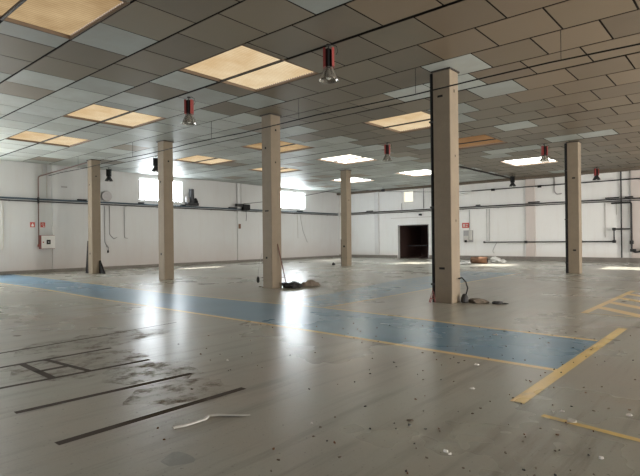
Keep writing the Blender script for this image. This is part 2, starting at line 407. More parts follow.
LIGHT = {(0, -3), (1, -2), (2, 1), (3, -3), (4, -4), (5, -3), (6, 1), (7, 0), (7, 1), (9, 0), (10, -1), (13, -3), (15, 1), (15, 2), (16, -2), (16, -1), (17, -2)}
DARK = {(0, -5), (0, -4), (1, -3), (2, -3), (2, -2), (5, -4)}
bm = bmesh.new(); cl = bm.loops.layers.color.new('tile')
def tile(x0, x1, y0, y1, col, tx, ty):
    v = box(bm, x0, x1, y0, y1, H, H+.006)
    cx, cy = (x0+x1)/2, (y0+y1)/2
    for q in v: q.co.z += (q.co.x-cx)*tx+(q.co.y-cy)*ty
    for f in v[0].link_faces: pass
    for f in {f for q in v for f in q.link_faces}:
        for lo in f.loops: lo[cl] = (*col, 1)
for u in range(U0, U1+1):
    y0 = GY0+u*GDY; y1 = min(y0+GDY, Y1-.31); off = .5 if u % 2 == 0 else 0
    g0 = .048 if u % 4 == 0 else .024; g1 = .048 if (u+1) % 4 == 0 else .024
    if y0 < Y0: y0 = Y0
    ops = sorted((s[0], s[1]) for s in SKY if s[2] <= u < s[2]+2)
    for v in range(-17, 15):
        a = GX0+(v+off)*GDX; b = a+GDX
        a = max(a, X0+.01); b = min(b, X1-.01)
        if b-a < .05: continue
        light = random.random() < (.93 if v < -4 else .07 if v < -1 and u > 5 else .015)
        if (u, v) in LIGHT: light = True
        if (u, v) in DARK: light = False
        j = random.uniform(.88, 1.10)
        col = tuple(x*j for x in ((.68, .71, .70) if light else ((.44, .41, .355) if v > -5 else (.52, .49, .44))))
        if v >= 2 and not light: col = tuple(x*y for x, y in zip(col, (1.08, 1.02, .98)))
        tx, ty = random.gauss(0, .0022), random.gauss(0, .0022)
        segs = [(a, b)]
        for oa, ob in ops:
            ns = []
            for s, e_ in segs:
                if ob <= s or oa >= e_: ns.append((s, e_))
                else:
                    if oa > s: ns.append((s, oa))
                    if ob < e_: ns.append((ob, e_))
            segs = ns
        for s, e_ in segs:
            if e_-s > .07 and y1-y0 > .1: tile(s+.019, e_-.019, y0+g0, y1-g1, col, tx, ty)
tag(obj('ceiling', bm, M['tile']), kind='structure')
# dark space above the tiles (roof deck) with the same openings
ys = sorted({Y0-T, Y1+T, *[GY0+s[2]*GDY for s in SKY], *[GY0+(s[2]+2)*GDY for s in SKY]}); xs = sorted({X0-T, X1+T, *[s[0] for s in SKY], *[s[1] for s in SKY]})
bm = bmesh.new()
for a, b in zip(xs, xs[1:]):
    for c, d in zip(ys, ys[1:]):
        mx, my = (a+b)/2, (c+d)/2
        if not any(s[0] < mx < s[1] and GY0+s[2]*GDY < my < GY0+(s[2]+2)*GDY for s in SKY): box(bm, a, b, c, d, H+.05, H+.09)
tag(obj('ceiling_backing', bm, M['gap']), kind='structure')
# profiles that hang a little lower every fourth row
n = 0
ORD = ['nearest the camera', 'second from the camera', 'third from the camera', 'fourth from the camera', 'fifth from the camera']
ROWN = {-10: 'rightmost', -17: 'middle', -22: 'leftmost'}
def skylight(xa, xb, u):
    ya = GY0+u*GDY; yb = ya+2*GDY; L = yb-ya; W = xb-xa
    e = empty('skylight', (xa, ya, H))
    bm = bmesh.new()
    box(bm, .0, .03, 0, L, 0, .11); box(bm, W-.03, W, 0, L, 0, .11); box(bm, .03, W-.03, 0, .03, 0, .11); box(bm, .03, W-.03, L-.03, L, 0, .11)
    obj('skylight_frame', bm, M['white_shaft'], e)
    obj('crossbar', bx(.03, W-.03, L/2-.025, L/2+.025, -.01, .03), M['bar'], e)
    bm = bmesh.new(); nseg = int((W-.064)/.076*8); rows = []
    for i in range(nseg+1):
        x = .032+(W-.064)*i/nseg; z = .075+.014*math.sin(2*PI*x/.076)
        rows.append([bm.verts.new((x, .032, z)), bm.verts.new((x, L-.032, z))])
    for a, b in zip(rows, rows[1:]): bm.faces.new((a[0], a[1], b[1], b[0]))
    ret = bmesh.ops.extrude_face_region(bm, geom=bm.faces[:])
    for q in ret['geom']:
        if isinstance(q, bmesh.types.BMVert): q.co.z += .004
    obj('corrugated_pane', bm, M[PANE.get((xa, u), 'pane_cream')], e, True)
    return e
SL = {(-9.95, -1): 'large amber corrugated skylight at the top left corner of the ceiling',
 (-9.95, 3): 'bright cream skylight above and left of the big red hanging lamp',
 (-9.95, 9): 'cream skylight just left of the tall column with the black downpipe',
 (-9.95, 13): 'dull orange skylight just right of the tall column with the black downpipe',
 (-9.95, 19): 'blown out white skylight in the far right of the ceiling, behind a red lamp',
 (-16.25, 3): 'glowing cream skylight left of the dark red lamp, nearer of two on the left',
 (-16.25, 9): 'amber skylight split in two by the column with the broom',
 (-16.25, 13): 'warm white skylight over the slim far column',
 (-16.25, 19): 'white skylight near the far doorway',
 (-21.3, 3): 'glowing cream skylight at the left edge, over the fire hose cabinet wall',
 (-21.3, 9): 'cream skylight right of the second column from the left',
 (-21.3, 13): 'faint cream skylight mostly hidden behind the column with the broom',
 (-21.3, 19): 'small far white skylight crossed by the top of the slim far column'}
for s in SKY:
    e = skylight(*s)
    lab = SL.get((s[0], s[2]))
    tag(e, lab or 'added cream skylight outside the view, extra light for the hall', 'skylight', 'corrugated skylights in the ceiling' if lab else 'added skylights outside the view')

# ------------------------------------------------------------------ columns
def column(x, y, label, holes, w=.42, mortar=True):
    e = tag(empty('concrete_column', (x, y, 0)), label, 'column', 'square concrete columns')
    h = w/2
    obj('shaft', bev(bx(-h, h, -h, h, 0, H-.001), .012, 1), M['concrete'], e)
    bm = bmesh.new(); box(bm, -h-.03, h+.03, -h-.03, h+.03, H-.035, H-.001)
    obj('top_collar', bm, M['bar'], e)
    for face, u, z, sw, sh in holes:
        if face == 'y': b = bx(u-sw/2, u+sw/2, -h-.003, -h+.01, z-sh/2, z+sh/2)
        else: b = bx(h-.01, h+.003, u-sw/2, u+sw/2, z-sh/2, z+sh/2)
        obj('fixing_hole', b, M['hole'], e)
    return e
cA = column(-5.48, 10.88, 'tall square concrete column with black downpipe, nearest the camera', [('y', -.03, 4.78, .13, .05), ('y', -.03, .80, .14, .05), ('x', .0, 4.9, .04, .07), ('x', .02, 3.4, .03, .05), ('x', .02, 1.9, .03, .05)], .43)
cB = column(-11.46, 10.96, 'tall square concrete column with a broom leaning at its foot', [('y', -.03, 4.35, .06, .06), ('y', -.03, .95, .07, .06), ('x', .0, 4.9, .06, .06), ('x', -.02, 3.9, .04, .05), ('y', .0, 2.4, .16, .04)], .42)
cC = column(-17.46, 11.0, 'square concrete column standing in front of the bright left window', [('y', -.02, 1.0, .08, .08), ('x', .0, 4.6, .06, .06), ('y', -.02, 3.8, .06, .06)])
cD = column(-23.8, 11.15, 'square concrete column near the left wall, leftmost of all', [('y', -.02, .95, .07, .07), ('x', 0, 4.6, .06, .06), ('y', -.02, 4.2, .06, .06)])
cE = column(-17.54, 22.55, 'slim looking distant concrete column in the middle of the hall', [('y', 0, 1.1, .12, .10), ('x', .0, 3.7, .06, .06)])
cF = column(-5.67, 22.6, 'square concrete column on the right with a dark pipe on its left edge', [('y', .03, 3.9, .12, .06), ('y', .03, .95, .12, .06)])
def downpipe(x, y, z0, z1, r, label, brk=True):
    e = tag(empty('downpipe', (x, y, z0)), label, 'pipe')
    obj('pipe', tb([(0, 0, 0), (0, 0, z1-z0)], r, 12), M['black'], e)
    for z in (0.4, 2.2, 4.2):
        if z < z1-z0: obj('pipe_clip', bx(-r-.01, r+.004, -r-.01, r+.01, z, z+.04), M['blackmetal'], e)
    return e
downpipe(-5.48-.215-.052, 10.72, .002, H-.04, .045, 'black downpipe on the left side of the nearest tall column')
downpipe(-5.67-.21-.062, 22.46, .002, H-.04, .055, 'dark pipe on the left edge of the right hand column')
downpipe(-17.54-.21-.042, 22.42, .002, 1.5, .035, 'short dark pipe at the foot of the slim distant column')
def wedge(pts, y0, y1, name, label):
    bm = bmesh.new(); a = [bm.verts.new((x, y0, z)) for x, z in pts]; b = [bm.verts.new((x, y1, z)) for x, z in pts]
    bm.faces.new(a); bm.faces.new(b[::-1])
    for i in range(len(pts)): bm.faces.new((a[i], b[i], b[(i+1) % len(pts)], a[(i+1) % len(pts)]))
    bmesh.ops.recalc_face_normals(bm, faces=bm.faces[:])
    return tag(obj(name, bm, M['black']), label, 'board')
# leaning boards at the foot of the leftmost column
wedge([(-24.40, .002), (-24.02, .002), (-24.02, .35), (-24.14, 1.55), (-24.18, 1.55)], 10.98, 11.10, 'leaning_board', 'tall pointed black board leaning on the leftmost column')
wedge([(-23.56, .002), (-23.10, .002), (-23.56, .62)], 11.25, 11.33, 'leaning_board', 'small black wedge board right of the leftmost column foot')

# ------------------------------------------------------------------ hanging lamps
def make_lamp(kind):
    e = empty('hanging_lamp')
    obj('hook', tb([(0, 0, 0), (0, 0, -.10)], .012, 8), M['blackmetal'], e)
    obj('ceiling_plate', lathe(bmesh.new(), [(.05, -.02), (.05, 0)], 12), M['blackmetal'], e)
    # ballast housing: black core between two red side shells
    obj('ballast_core', bev(bx(-.055, .055, -.075, .075, -.46, -.09), .01), M['black'], e)
    for s in (-1, 1):
        bm = bmesh.new()
        pr = [(s*(.075 if abs(a) < 1 else .075), a) for a in (0,)]
        pts = [(s*.060, -.095), (s*.110, -.065), (s*.110, .065), (s*.060, .095)]
        pts = [(x+s*.003, y) for x, y in pts]
        A = [bm.verts.new((x*math.cos(.7)-y*math.sin(.7), x*math.sin(.7)+y*math.cos(.7), -.46)) for x, y in pts]
        B = [bm.verts.new((q.co.x, q.co.y, -.08)) for q in A]
        bm.faces.new(A); bm.faces.new(B[::-1])
        for i in range(4): bm.faces.new((A[i], B[i], B[(i+1) % 4], A[(i+1) % 4]))
        bmesh.ops.recalc_face_normals(bm, faces=bm.faces[:])
        obj('side_shell', bm, M['black'] if kind == 'black' else M['red'], e)
    if kind == 'glass':
        prof = [(.085, -.46), (.10, -.50), (.125, -.55), (.155, -.62), (.185, -.70), (.205, -.72), (.196, -.722), (.178, -.70), (.148, -.62), (.118, -.55), (.08, -.49)]
        rf = obj('reflector', lathe(bmesh.new(), prof, 28, caps=False), M['glass'], e, True)
    else:
        prof = [(.07, -.44), (.09, -.48), (.12, -.54), (.17, -.62), (.21, -.70), (.205, -.70), (.165, -.62), (.11, -.54), (.07, -.47)]
        rf = obj('reflector', lathe(bmesh.new(), prof, 28, caps=False), M['blackmetal'], e, True)
    obj('bulb', lathe(bmesh.new(), [(.02, -.47), (.03, -.50), (.055, -.58), (.06, -.63), (.045, -.68), (.015, -.70)], 14), M['bulb'], e, True)
    obj('cord', tb([(.06, .03, 0), (.15, .07, -.05), (.17, .08, -.16), (.14, .06, -.22)], .006, 6), M['black'], e)
    return e
lg = make_lamp('glass'); ld = make_lamp('dark'); lb = make_lamp('black')
LAMPS = [('glass', -6.44, 7.77, 'red hanging high bay lamp, the biggest one, beside the bright cream skylight'),
         ('glass', -11.59, 8.04, 'dark red hanging lamp in the upper left, second biggest'),
         ('glass', -11.31, 17.30, 'small dark red hanging lamp between the slim far column and the nearest tall column'),
         ('glass', -6.71, 22.20, 'red hanging lamp in front of the blown out white skylight'),
         ('black', -25.70, 12.83, 'small black hanging lamp just right of the leftmost column'),
         ('black', -20.72, 12.57, 'black hanging lamp just left of the column before the left window'),
         ('black', -11.50, 31.7, 'small black cone lamp at the end of the diagonal ceiling pipe'),
         ('dark', -6.80, 31.7, 'red topped cone lamp near the far wall, right of the right hand column')]
first = {'glass': lg, 'dark': ld, 'black': lb}; used = set()
for kind, x, y, lab in LAMPS:
    o = first[kind] if kind not in used else copy_tree(first[kind]); used.add(kind)
    o.location = (x, y, H-.004); tag(o, lab, 'lamp', 'hanging high bay lamps')
e = tag(empty('junction_box', (-21.2, 31.8, H-.25)), 'small black box hanging under the ceiling above the doorway', 'electrical box')
obj('box_body', bev(bx(-.1, .1, -.1, .1, -.1, .1), .01), M['black'], e); obj('box_stem', tb([(0, 0, .1), (0, 0, .245)], .015, 8), M['blackmetal'], e)

# ------------------------------------------------------------------ cables under the ceiling
def cable_run(y, z, xs, rods, r, label):
    e = tag(empty('ceiling_cable', (xs[0], y, z)), label, 'cable')
    pts = [(x-xs[0], 0, .02*math.sin(i*1.7)) for i, x in enumerate([xs[0]+(xs[1]-xs[0])*k/24 for k in range(25)])]
    obj('cable', tb(pts, r, 8), M['black'], e)
    for x in rods: obj('hanger_rod', tb([(x-xs[0], 0, 0), (x-xs[0], 0, H-z-.003)], .006, 6), M['blackmetal'], e)
    return e
cable_run(10.15, 4.80, (-26.5, 8.8), (-23.2, -18.4, -13.4, -9.5, -5.85, -2.75, 1, 4.6), .015, 'long black cable on thin rods crossing in front of the tall columns')
e = tag(empty('ceiling_pipe', (-11.8, 22.8, H-.13)), 'dark pipe under the ceiling running to the far wall lamp', 'pipe')
obj('pipe', tb([(0, 0, 0), (0, 10.0, 0)], .045, 8), M['black'], e)
for q in (1, 4, 7, 9.5): obj('pipe_hanger', tb([(0, q, .03), (0, q, .126)], .008, 6), M['blackmetal'], e)
def wire(pts, r, sag, label, m='black', name='hanging_wire'):
    out = []
    for a, b in zip(pts, pts[1:]):
        a = Vector(a); b = Vector(b)
        for k in range(10):
            t = k/10; p = a.lerp(b, t); p.z -= sag*4*t*(1-t); out.append(p)
    out.append(Vector(pts[-1]))
    return tag(obj(name, tb(out, r, 6), M[m], None, True), label, 'wire')
wire([(X0+.08, 22.9, 4.02), (-17.79, 22.30, 4.35), (-14.9, Y1-.22, 4.72)], .014, .10, 'thin wire sagging from the left wall past the slim far column')

# ------------------------------------------------------------------ left wall services
e = tag(empty('pipe_run', (X0, Y0, 3.58)), 'long blue grey double pipe run along the left wall below the windows', 'pipe')
obj('pipe', tb([(.10, .1, .05), (.10, 43.2, .05)], .045, 10), M['navy'], e)
obj('pipe', tb([(.09, .1, -.06), (.09, 43.2, -.06)], .032, 10), M['blackmetal'], e)
for i in range(22): obj('wall_bracket', bx(.002, .16, .9+i*1.95, .94+i*1.95, -.11, -.095), M['greypipe'], e)
bm = bmesh.new(); random.seed(9)
for i in range(12):
    y = 1+i*3.4+random.uniform(-.6, .6); box(bm, .03, .16, y, y+random.uniform(.25, .7), .10, .16)
obj('clamp_block', bm, M['black'], e)
def wobj(name, x, y, z): return empty(name, (x, y, z))
e = tag(wobj('fire_pipe', X0+.22, 9.70, 0), 'rust red fire water pipe rising from the hose cabinet on the left wall', 'pipe')
obj('pipe', tb([(0, 0, 1.30), (0, 0, 4.73), (2.56, 1.2, 5.26)], .028, 10, .12), M['rust'], e)
obj('pipe_sleeve', tb([(0, 0, 3.42), (0, 0, 3.72)], .045, 12), M['black'], e)
obj('valve', lathe(bmesh.new(), [(.03, 1.28), (.055, 1.30), (.055, 1.40), (.03, 1.42)], 12), M['darkred'], e)
e = tag(wobj('fire_hose_cabinet', X0+.001, 9.78, 1.18), 'white fire hose cabinet with red side and black square window', 'cabinet')
obj('cabinet_body', bev(bx(0, .22, 0, .68, 0, .68), .01), M['darkred'], e)
d = obj('cabinet_door', bev(bx(.221, .245, .04, .67, .02, .66), .005), M['white'], e)
obj('door_window', bx(.2455, .25, .27, .46, .23, .45), M['black'], d)
obj('door_window_label', bx(.2502, .252, .335, .40, .30, .37), M['greypipe'], d)
obj('door_knob', bev(bx(.2455, .262, .09, .15, .30, .36), .01), M['red'], d)
def fire_sign(y, label, kind):
    e = tag(wobj('fire_sign', X0+.002, y, 2.25), label, 'sign', 'fire signs over the hose cabinet')
    obj('sign_plate', bx(0, .006, -.11, .11, 0, .25), M['signred'], e)
    bm = bmesh.new()
    if kind == 0:     # white flame
        pts = [(-.05, .04), (.05, .04), (.06, .10), (.03, .15), (.01, .21), (-.015, .16), (-.055, .11)]
        A = [bm.verts.new((.0065, y_, z_)) for y_, z_ in pts]; B = [bm.verts.new((.008, y_, z_)) for y_, z_ in pts]
        bm.faces.new(A); bm.faces.new(B[::-1])
        for i in range(len(pts)): bm.faces.new((A[i], B[i], B[(i+1) % len(pts)], A[(i+1) % len(pts)]))
        bmesh.ops.recalc_face_normals(bm, faces=bm.faces[:])
    else:             # white hose reel ring and arrow
        tube(bm, [(.009, -.0+.045*math.cos(t), .15+.045*math.sin(t)) for t in [2*PI*i/16 for i in range(16)]]+[(.009, .045, .15)], .008, 4)
        box(bm, .0065, .008, .02, .07, .03, .07)
    obj('sign_symbol', bm, M['white'], e)
fire_sign(9.50, 'small red fire sign left of the rust red pipe', 0)
fire_sign(9.97, 'small red fire sign right of the rust red pipe', 1)
tag(obj('wall_plate', bev(bx(X0+.001, X0+.02, 10.86, 11.16, 4.29, 4.37), .003), M['greypipe']), 'small grey plate high on the left wall left of the leftmost column', 'plate')
def conduit(pts, r, label, m='greypipe', cat='conduit', name='conduit', elbow=.06):
    return tag(obj(name, tb(pts, r, 8, elbow), M[m], None, True), label, cat)
xc = X0+.04
conduit([(xc, 8.22, 3.48), (xc, 8.22, 1.3), (xc, 8.0, .95), (xc, 7.6, .9)], .022, 'pale conduit dropping from the pipe run at the far left edge', 'palepipe')
conduit([(xc, 9.95, 4.75), (xc, 9.95, H-.02)], .018, 'short pale conduit above the rust red pipe, left of two', 'palepipe')
conduit([(xc, 10.15, 3.72), (xc, 10.15, H-.02)], .018, 'pale conduit rising to the ceiling right of the rust red pipe', 'palepipe')
conduit([(xc, 13.1, 3.44), (xc, 13.1, 1.5), (xc, 13.25, 1.2)], .022, 'grey conduit hanging under the cable reel, left of two')
conduit([(xc, 13.38, 3.46), (xc, 13.38, 1.9), (xc, 13.62, 1.65), (xc, 13.8, 1.75)], .020, 'grey conduit hanging under the cable reel, right of two')
conduit([(xc, 14.23, 3.46), (xc, 14.23, 1.72), (xc, 14.42, 1.68)], .020, 'lone grey conduit between the cable reel and the left window')
e = tag(wobj('hanging_plug', X0+.06, 13.27, .9), 'black plug hanging on a short cable under the cable reel', 'plug')
obj('cable', tb([(-.02, -.02, .40), (.02, .03, .28), (0, 0, .14)], .010, 6), M['black'], e)
obj('plug_body', lathe(bmesh.new(), [(.02, 0), (.045, .03), (.04, .12), (.015, .15)], 10), M['black'], e)
e = tag(wobj('cable_reel', X0+.165, 13.15, 3.97), 'round grey cable reel sitting on the left wall pipe run', 'reel')
bm = bmesh.new(); lathe(bm, [(.10, -.08), (.26, -.08), (.28, -.06), (.28, -.04), (.12, -.03), (.12, .03), (.28, .04), (.28, .06), (.26, .08), (.10, .08)], 24)
bmesh.ops.rotate(bm, verts=bm.verts[:], cent=(0, 0, 0), matrix=Matrix.Rotation(PI/2, 3, 'Y'))
obj('reel_drum', bm, M['greypipe'], e, False)
bm = bmesh.new(); lathe(bm, [(.16, -.028), (.20, 0), (.16, .028)], 20)
bmesh.ops.rotate(bm, verts=bm.verts[:], cent=(0, 0, 0), matrix=Matrix.Rotation(PI/2, 3, 'Y')); obj('wound_cable', bm, M['black'], e)
e = tag(wobj('extractor_motor', X0+.14, 18.62, 3.70), 'dark grey motor with stub chimney standing right of the left window', 'motor')
obj('motor_body', bev(bx(-.12, .16, -.40, .45, -.0, .18), .03, 2), M['blackmetal'], e)
obj('chimney', tb([(.02, 0, .18), (.02, 0, 1.02)], .15, 16), M['blackmetal'], e)
obj('side_bracket', bev(bx(-.1, .06, -.42, -.18, .18, .52), .02), M['greypipe'], e)
obj('side_fan', lathe(bmesh.new(), [(.16, .18), (.16, .26), (.09, .40), (.05, .48)], 14, (.02, .28, 0)), M['black'], e)
e = tag(wobj('junction_box', X0+.27, 22.6, 3.72), 'black junction box with hanging cord on the left wall pipe run', 'electrical box')
obj('box_body', bev(bx(-.08, .10, -.55, .15, .06, .26), .02), M['blackmetal'], e)
obj('box_body', bev(bx(-.08, .16, .0, .60, -.16, .24), .02), M['black'], e)
obj('cord', tb([(.05, .3, -.16), (.06, .32, -.6), (.04, .30, -.9)], .014, 6), M['black'], e)
conduit([(xc+.05, 22.32, 4.0), (xc+.05, 22.32, H-.02)], .018, 'thin grey conduit rising from the black junction box, left of two')
conduit([(xc+.05, 22.66, 4.0), (xc+.05, 22.66, H-.02)], .018, 'thin grey conduit rising from the black junction box, right of two')
tag(obj('wall_socket', bev(bx(X0+.081, X0+.12, 22.42, 22.60, 2.30, 2.62), .005), M['brown']), 'small reddish box on the left wall under the black junction box', 'electrical box')
wire([(X0+.05, 28.6, 3.45), (X0+.06, 28.9, 2.2), (X0+.05, 29.4, 1.3)], .014, .0, 'thin cable dangling on the left wall under the second window', 'greypipe')
wire([(X0+.05, 28.3, 3.45), (X0+.05, 28.35, 1.6)], .012, .0, 'straight thin cable on the left wall under the second window', 'palepipe')

# ------------------------------------------------------------------ far wall services
yf = Y1-.19
e = tag(empty('pipe_run', (X0+.2, Y1, 3.60)), 'long dark double pipe run across the far wall above the doorway', 'pipe')
obj('pipe', tb([(.1, -.19, .04), (35.3, -.19, .04)], .04, 10), M['blackmetal'], e)
obj('pipe', tb([(.1, -.18, -.07), (35.3, -.18, -.07)], .028, 10), M['blackmetal'], e)
for i in range(14): obj('wall_bracket', bx(1+i*2.5, 1.04+i*2.5, -.24, -.002, -.12, -.10), M['greypipe'], e)
bm = bmesh.new()
for a, b in ((2.8, 3.4), (12.0, 12.3), (15.5, 16.2), (19.9, 20.6), (20.9, 21.3)): box(bm, a, b, -.25, -.13, .10, .17)
obj('clamp_block', bm, M['black'], e)
e = tag(empty('upper_pipe', (-14.9, Y1, 4.74)), 'thin dark upper pipe on the right part of the far wall', 'pipe')
obj('pipe', tb([(0, -.19, 0), (23.7, -.19, .02)], .035, 8), M['blackmetal'], e)
for q in (1.4, 4.4, 10.0, 13.2): obj('pipe_clamp', bx(q, q+.22, -.25, -.15, -.10, .05), M['black'], e)
e = tag(empty('lower_pipe', (-14.05, Y1, 1.20)), 'dark low pipe stepping up and down along the right of the far wall', 'pipe')
obj('pipe', tb([(0, -.17, 0), (7.78, -.17, 0), (7.78, -.17, .72), (8.58, -.17, .72)], .040, 10, .08), M['blackmetal'], e)
obj('end_cap', lathe(bmesh.new(), [(.07, -.06), (.07, .06)], 12, (0, -.17, 0)), M['blackmetal'], e)
for q in ((7.78, 0), (7.78, .72), (2.77, 0), (6.0, 0)): obj('pipe_joint', bev(bx(q[0]-.09, q[0]+.09, -.25, -.09, q[1]-.08, q[1]+.08), .02), M['blackmetal'], e)
e = tag(empty('drop_pipe', (-5.39, Y1, 0)), 'dark drop pipe with hooked end at the far right of the far wall', 'pipe')
obj('pipe', tb([(-1.0, -.22, 3.42), (0, -.22, 3.42), (0, -.22, .72), (.15, -.22, .58), (.42, -.22, .62), (.6, -.22, .92), (1.6, -.22, .96)], .05, 10, .1), M['blackmetal'], e)
obj('pipe_joint', bev(bx(-.10, .10, -.31, -.13, 1.05, 1.25), .02), M['blackmetal'], e)
obj('pipe_joint', bev(bx(-.08, .22, -.31, -.13, .62, .78), .02), M['blackmetal'], e)
conduit([(-5.91, Y1-.09, .27), (-5.91, Y1-.09, H-.17)], .035, 'thin dark vertical pipe from ceiling to floor at the right of the far wall', 'blackmetal', 'pipe', 'vertical_pipe')
conduit([(-13.92, Y1-.04, 1.28), (-13.92, Y1-.04, 3.45)], .016, 'grey conduit rising from the start of the low pipe, left of two')
conduit([(-13.72, Y1-.04, 1.28), (-13.72, Y1-.04, 3.45)], .016, 'grey conduit rising from the start of the low pipe, right of two')
conduit([(-13.2, Y1-.15, 1.15), (-13.35, Y1-.10, .95), (-13.5, Y1-.10, .6), (-13.40, Y1-.10, .45)], .022, 'short bent cable end hanging below the low pipe', 'greypipe')
conduit([(-6.75, Y1-.04, 3.45), (-6.75, Y1-.04, 1.45)], .020, 'pale conduit between the right hand column and the vertical pipe, left of two', 'palepipe')
conduit([(-6.15, Y1-.04, 3.45), (-6.15, Y1-.04, 2.75)], .020, 'short pale conduit just left of the vertical pipe', 'palepipe')
conduit([(-9.55, Y1-.06, H-.17), (-9.55, Y1-.06, 4.35), (-9.40, Y1-.06, 4.16), (-9.12, Y1-.06, 4.18)], .035, 'pale hooked pipe stub high on the far wall left of the right hand column', 'greypipe')
conduit([(-7.3, Y1-.05, H-.17), (-7.3, Y1-.05, 4.9)], .018, 'short thin conduit at the top of the far wall, right of the right hand column', 'greypipe')
conduit([(-20.6, Y1-.05, 3.72), (-20.6, Y1-.05, 4.22)], .018, 'thin dark conduit under the small far window', 'blackmetal')
conduit([(-18.71, Y1-.05, 3.72), (-18.71, Y1-.05, H-.17)], .022, 'thin dark conduit right of the small far window', 'blackmetal')
e = tag(empty('wall_lamp', (-18.97, Y1, 3.28)), 'small black lamp on the far wall above the doorway', 'lamp')
obj('lamp_body', bev(bx(-.11, .11, -.20, -.03, -.07, .07), .02), M['black'], e); obj('wall_plate', bx(-.06, .06, -.03, -.002, -.08, .08), M['blackmetal'], e)
tag(obj('door_rail', bx(-21.6, -17.8, Y1-.06, Y1-.015, 3.07, 3.11), M['palepipe']), 'thin pale rail on the far wall over the doorway', 'rail')
conduit([(-15.14, Y1-.05, 3.45), (-15.14, Y1-.05, 2.06)], .022, 'grey conduit passing the fuse boxes beside the nearest tall column', 'greypipe')
e = tag(empty('fuse_box', (-15.25, Y1, 1.25)), 'pair of small beige fuse boxes on the far wall under the red sign', 'electrical box')
obj('box_body', bev(bx(-.30, .04, -.14, -.075, 0, .40), .01), M['palepipe'], e)
obj('box_body', bev(bx(.08, .30, -.16, -.075, .10, .75), .01), M['palepipe'], e)
obj('back_plate', bx(-.34, .34, -.074, -.002, -.04, .78), M['greypipe'], e)
obj('socket', bev(bx(-.22, -.05, -.20, -.141, -.06, .10), .01), M['black'], e)
e = tag(empty('red_sign', (-15.45, Y1-.01, 2.20)), 'orange red rectangular sign on the far wall above the fuse boxes', 'sign')
obj('sign_plate', bx(-.26, .26, -.008, 0, 0, .36), M['signred'], e)
bm = bmesh.new(); box(bm, -.18, -.06, -.011, -.0085, .08, .28); box(bm, .0, .18, -.011, -.0085, .20, .26); box(bm, .0, .15, -.011, -.0085, .09, .14)
obj('sign_symbol', bm, M['palepipe'], e)
e = tag(empty('tube_light', (-15.6, Y1, 4.56)), 'short white tube fitting on the far wall just right of the nearest tall column', 'lamp')
obj('tube', tb([(-.35, -.14, 0), (.35, -.14, 0)], .055, 10), M['white'], e); obj('back_plate', bx(-.3, .3, -.084, -.002, -.03, .03), M['greypipe'], e)
tag(obj('switch_cabinet', bev(bx(-16.4, -16.25, Y1-.20, Y1-.01, .6, 1.75), .02), M['greypipe']), 'narrow grey upright box on the far wall beside the nearest tall column', 'box')

# ------------------------------------------------------------------ things on the floor
def lump(bm, c, r, seed, sq=(1, 1, .6), n=2):
    rnd = random.Random(seed); g = bmesh.ops.create_icosphere(bm, subdivisions=n, radius=1)
    for v in g['verts']:
        k = 1+rnd.uniform(-.28, .28); v.co = Vector((v.co.x*r*sq[0]*k, v.co.y*r*sq[1]*k, max(v.co.z*r*sq[2]*k, -c[2]+.003)))+Vector(c)
def heap(name, base, items, m, label, cat, group=None, ms=None):
    e = None; bm = bmesh.new()
    for i, (x, y, z, r, sq) in enumerate(items): lump(bm, (x, y, z), r, i+hash(name) % 7 if False else i*13+len(name), sq)
    o = obj(name, bm, m); o.location = base; return tag(o, label, cat, group)
bxn, byn = -11.05, 11.45
heap('rubbish_pile', (-11.02, 11.33, 0), [(-.10, -.10, .07, .13, (1.2, 1, .8)), (.06, .02, .09, .15, (1, 1, .8)), (.16, .16, .07, .12, (1.3, 1, .8)), (.20, -.10, .05, .10, (1.4, 1, .6)), (-.02, .2, .08, .13, (1, 1, .8)), (.28, .06, .04, .07, (1, 1, .6))], M['dark_rubble'], 'black heap of rubbish at the foot of the column with the broom', 'rubbish pile')
heap('rubble_pile', (-10.88, 11.98, 0), [(-.05, -.1, .05, .12, (1, 1.2, .8)), (.03, .1, .08, .15, (1, 1.2, .8)), (.02, .32, .05, .12, (1.1, 1.3, .6)), (-.02, .5, .03, .07, (1, 1, .5))], M['rubble'], 'low brown rubble heap beside the black rubbish', 'rubble')
e = tag(empty('broom', (-11.02, 11.25, .0)), 'dark broom leaning on the tall column above the rubbish', 'broom')
obj('handle', tb([(.06, .02, .16), (-.19, -.09, 1.38)], .016, 8), M['wood'], e)
obj('broom_head', bev(bx(-.02, .20, -.02, .05, .19, .24), .01), M['wood'], e) if False else None
e.location = (-11.06, 11.08, 0)
bm = bx(-.12, .20, -.015, .05, .135, .175); obj('broom_head', bev(bm, .008), M['black'], e)
e = tag(empty('hanging_cable', (-11.74, 10.90, 0)), 'short cable with black plug hanging left of the column with the broom', 'cable')
obj('cable', tb([(.06, -.16, 1.1), (-.04, -.2, .7), (-.10, -.2, .36)], .006, 6), M['greypipe'], e)
obj('plug', lathe(bmesh.new(), [(.015, .16), (.045, .20), (.045, .30), (.02, .36)], 10, (-.10, -.2, 0)), M['black'], e)
heap('grit_strip', (-11.75, 10.95, 0), [(-.25+i*.13, .1*math.sin(i*2), .01, .06, (1.3, 1, .35)) for i in range(4)], M['rubble'], 'thin trail of grit left of the column with the broom', 'rubble')
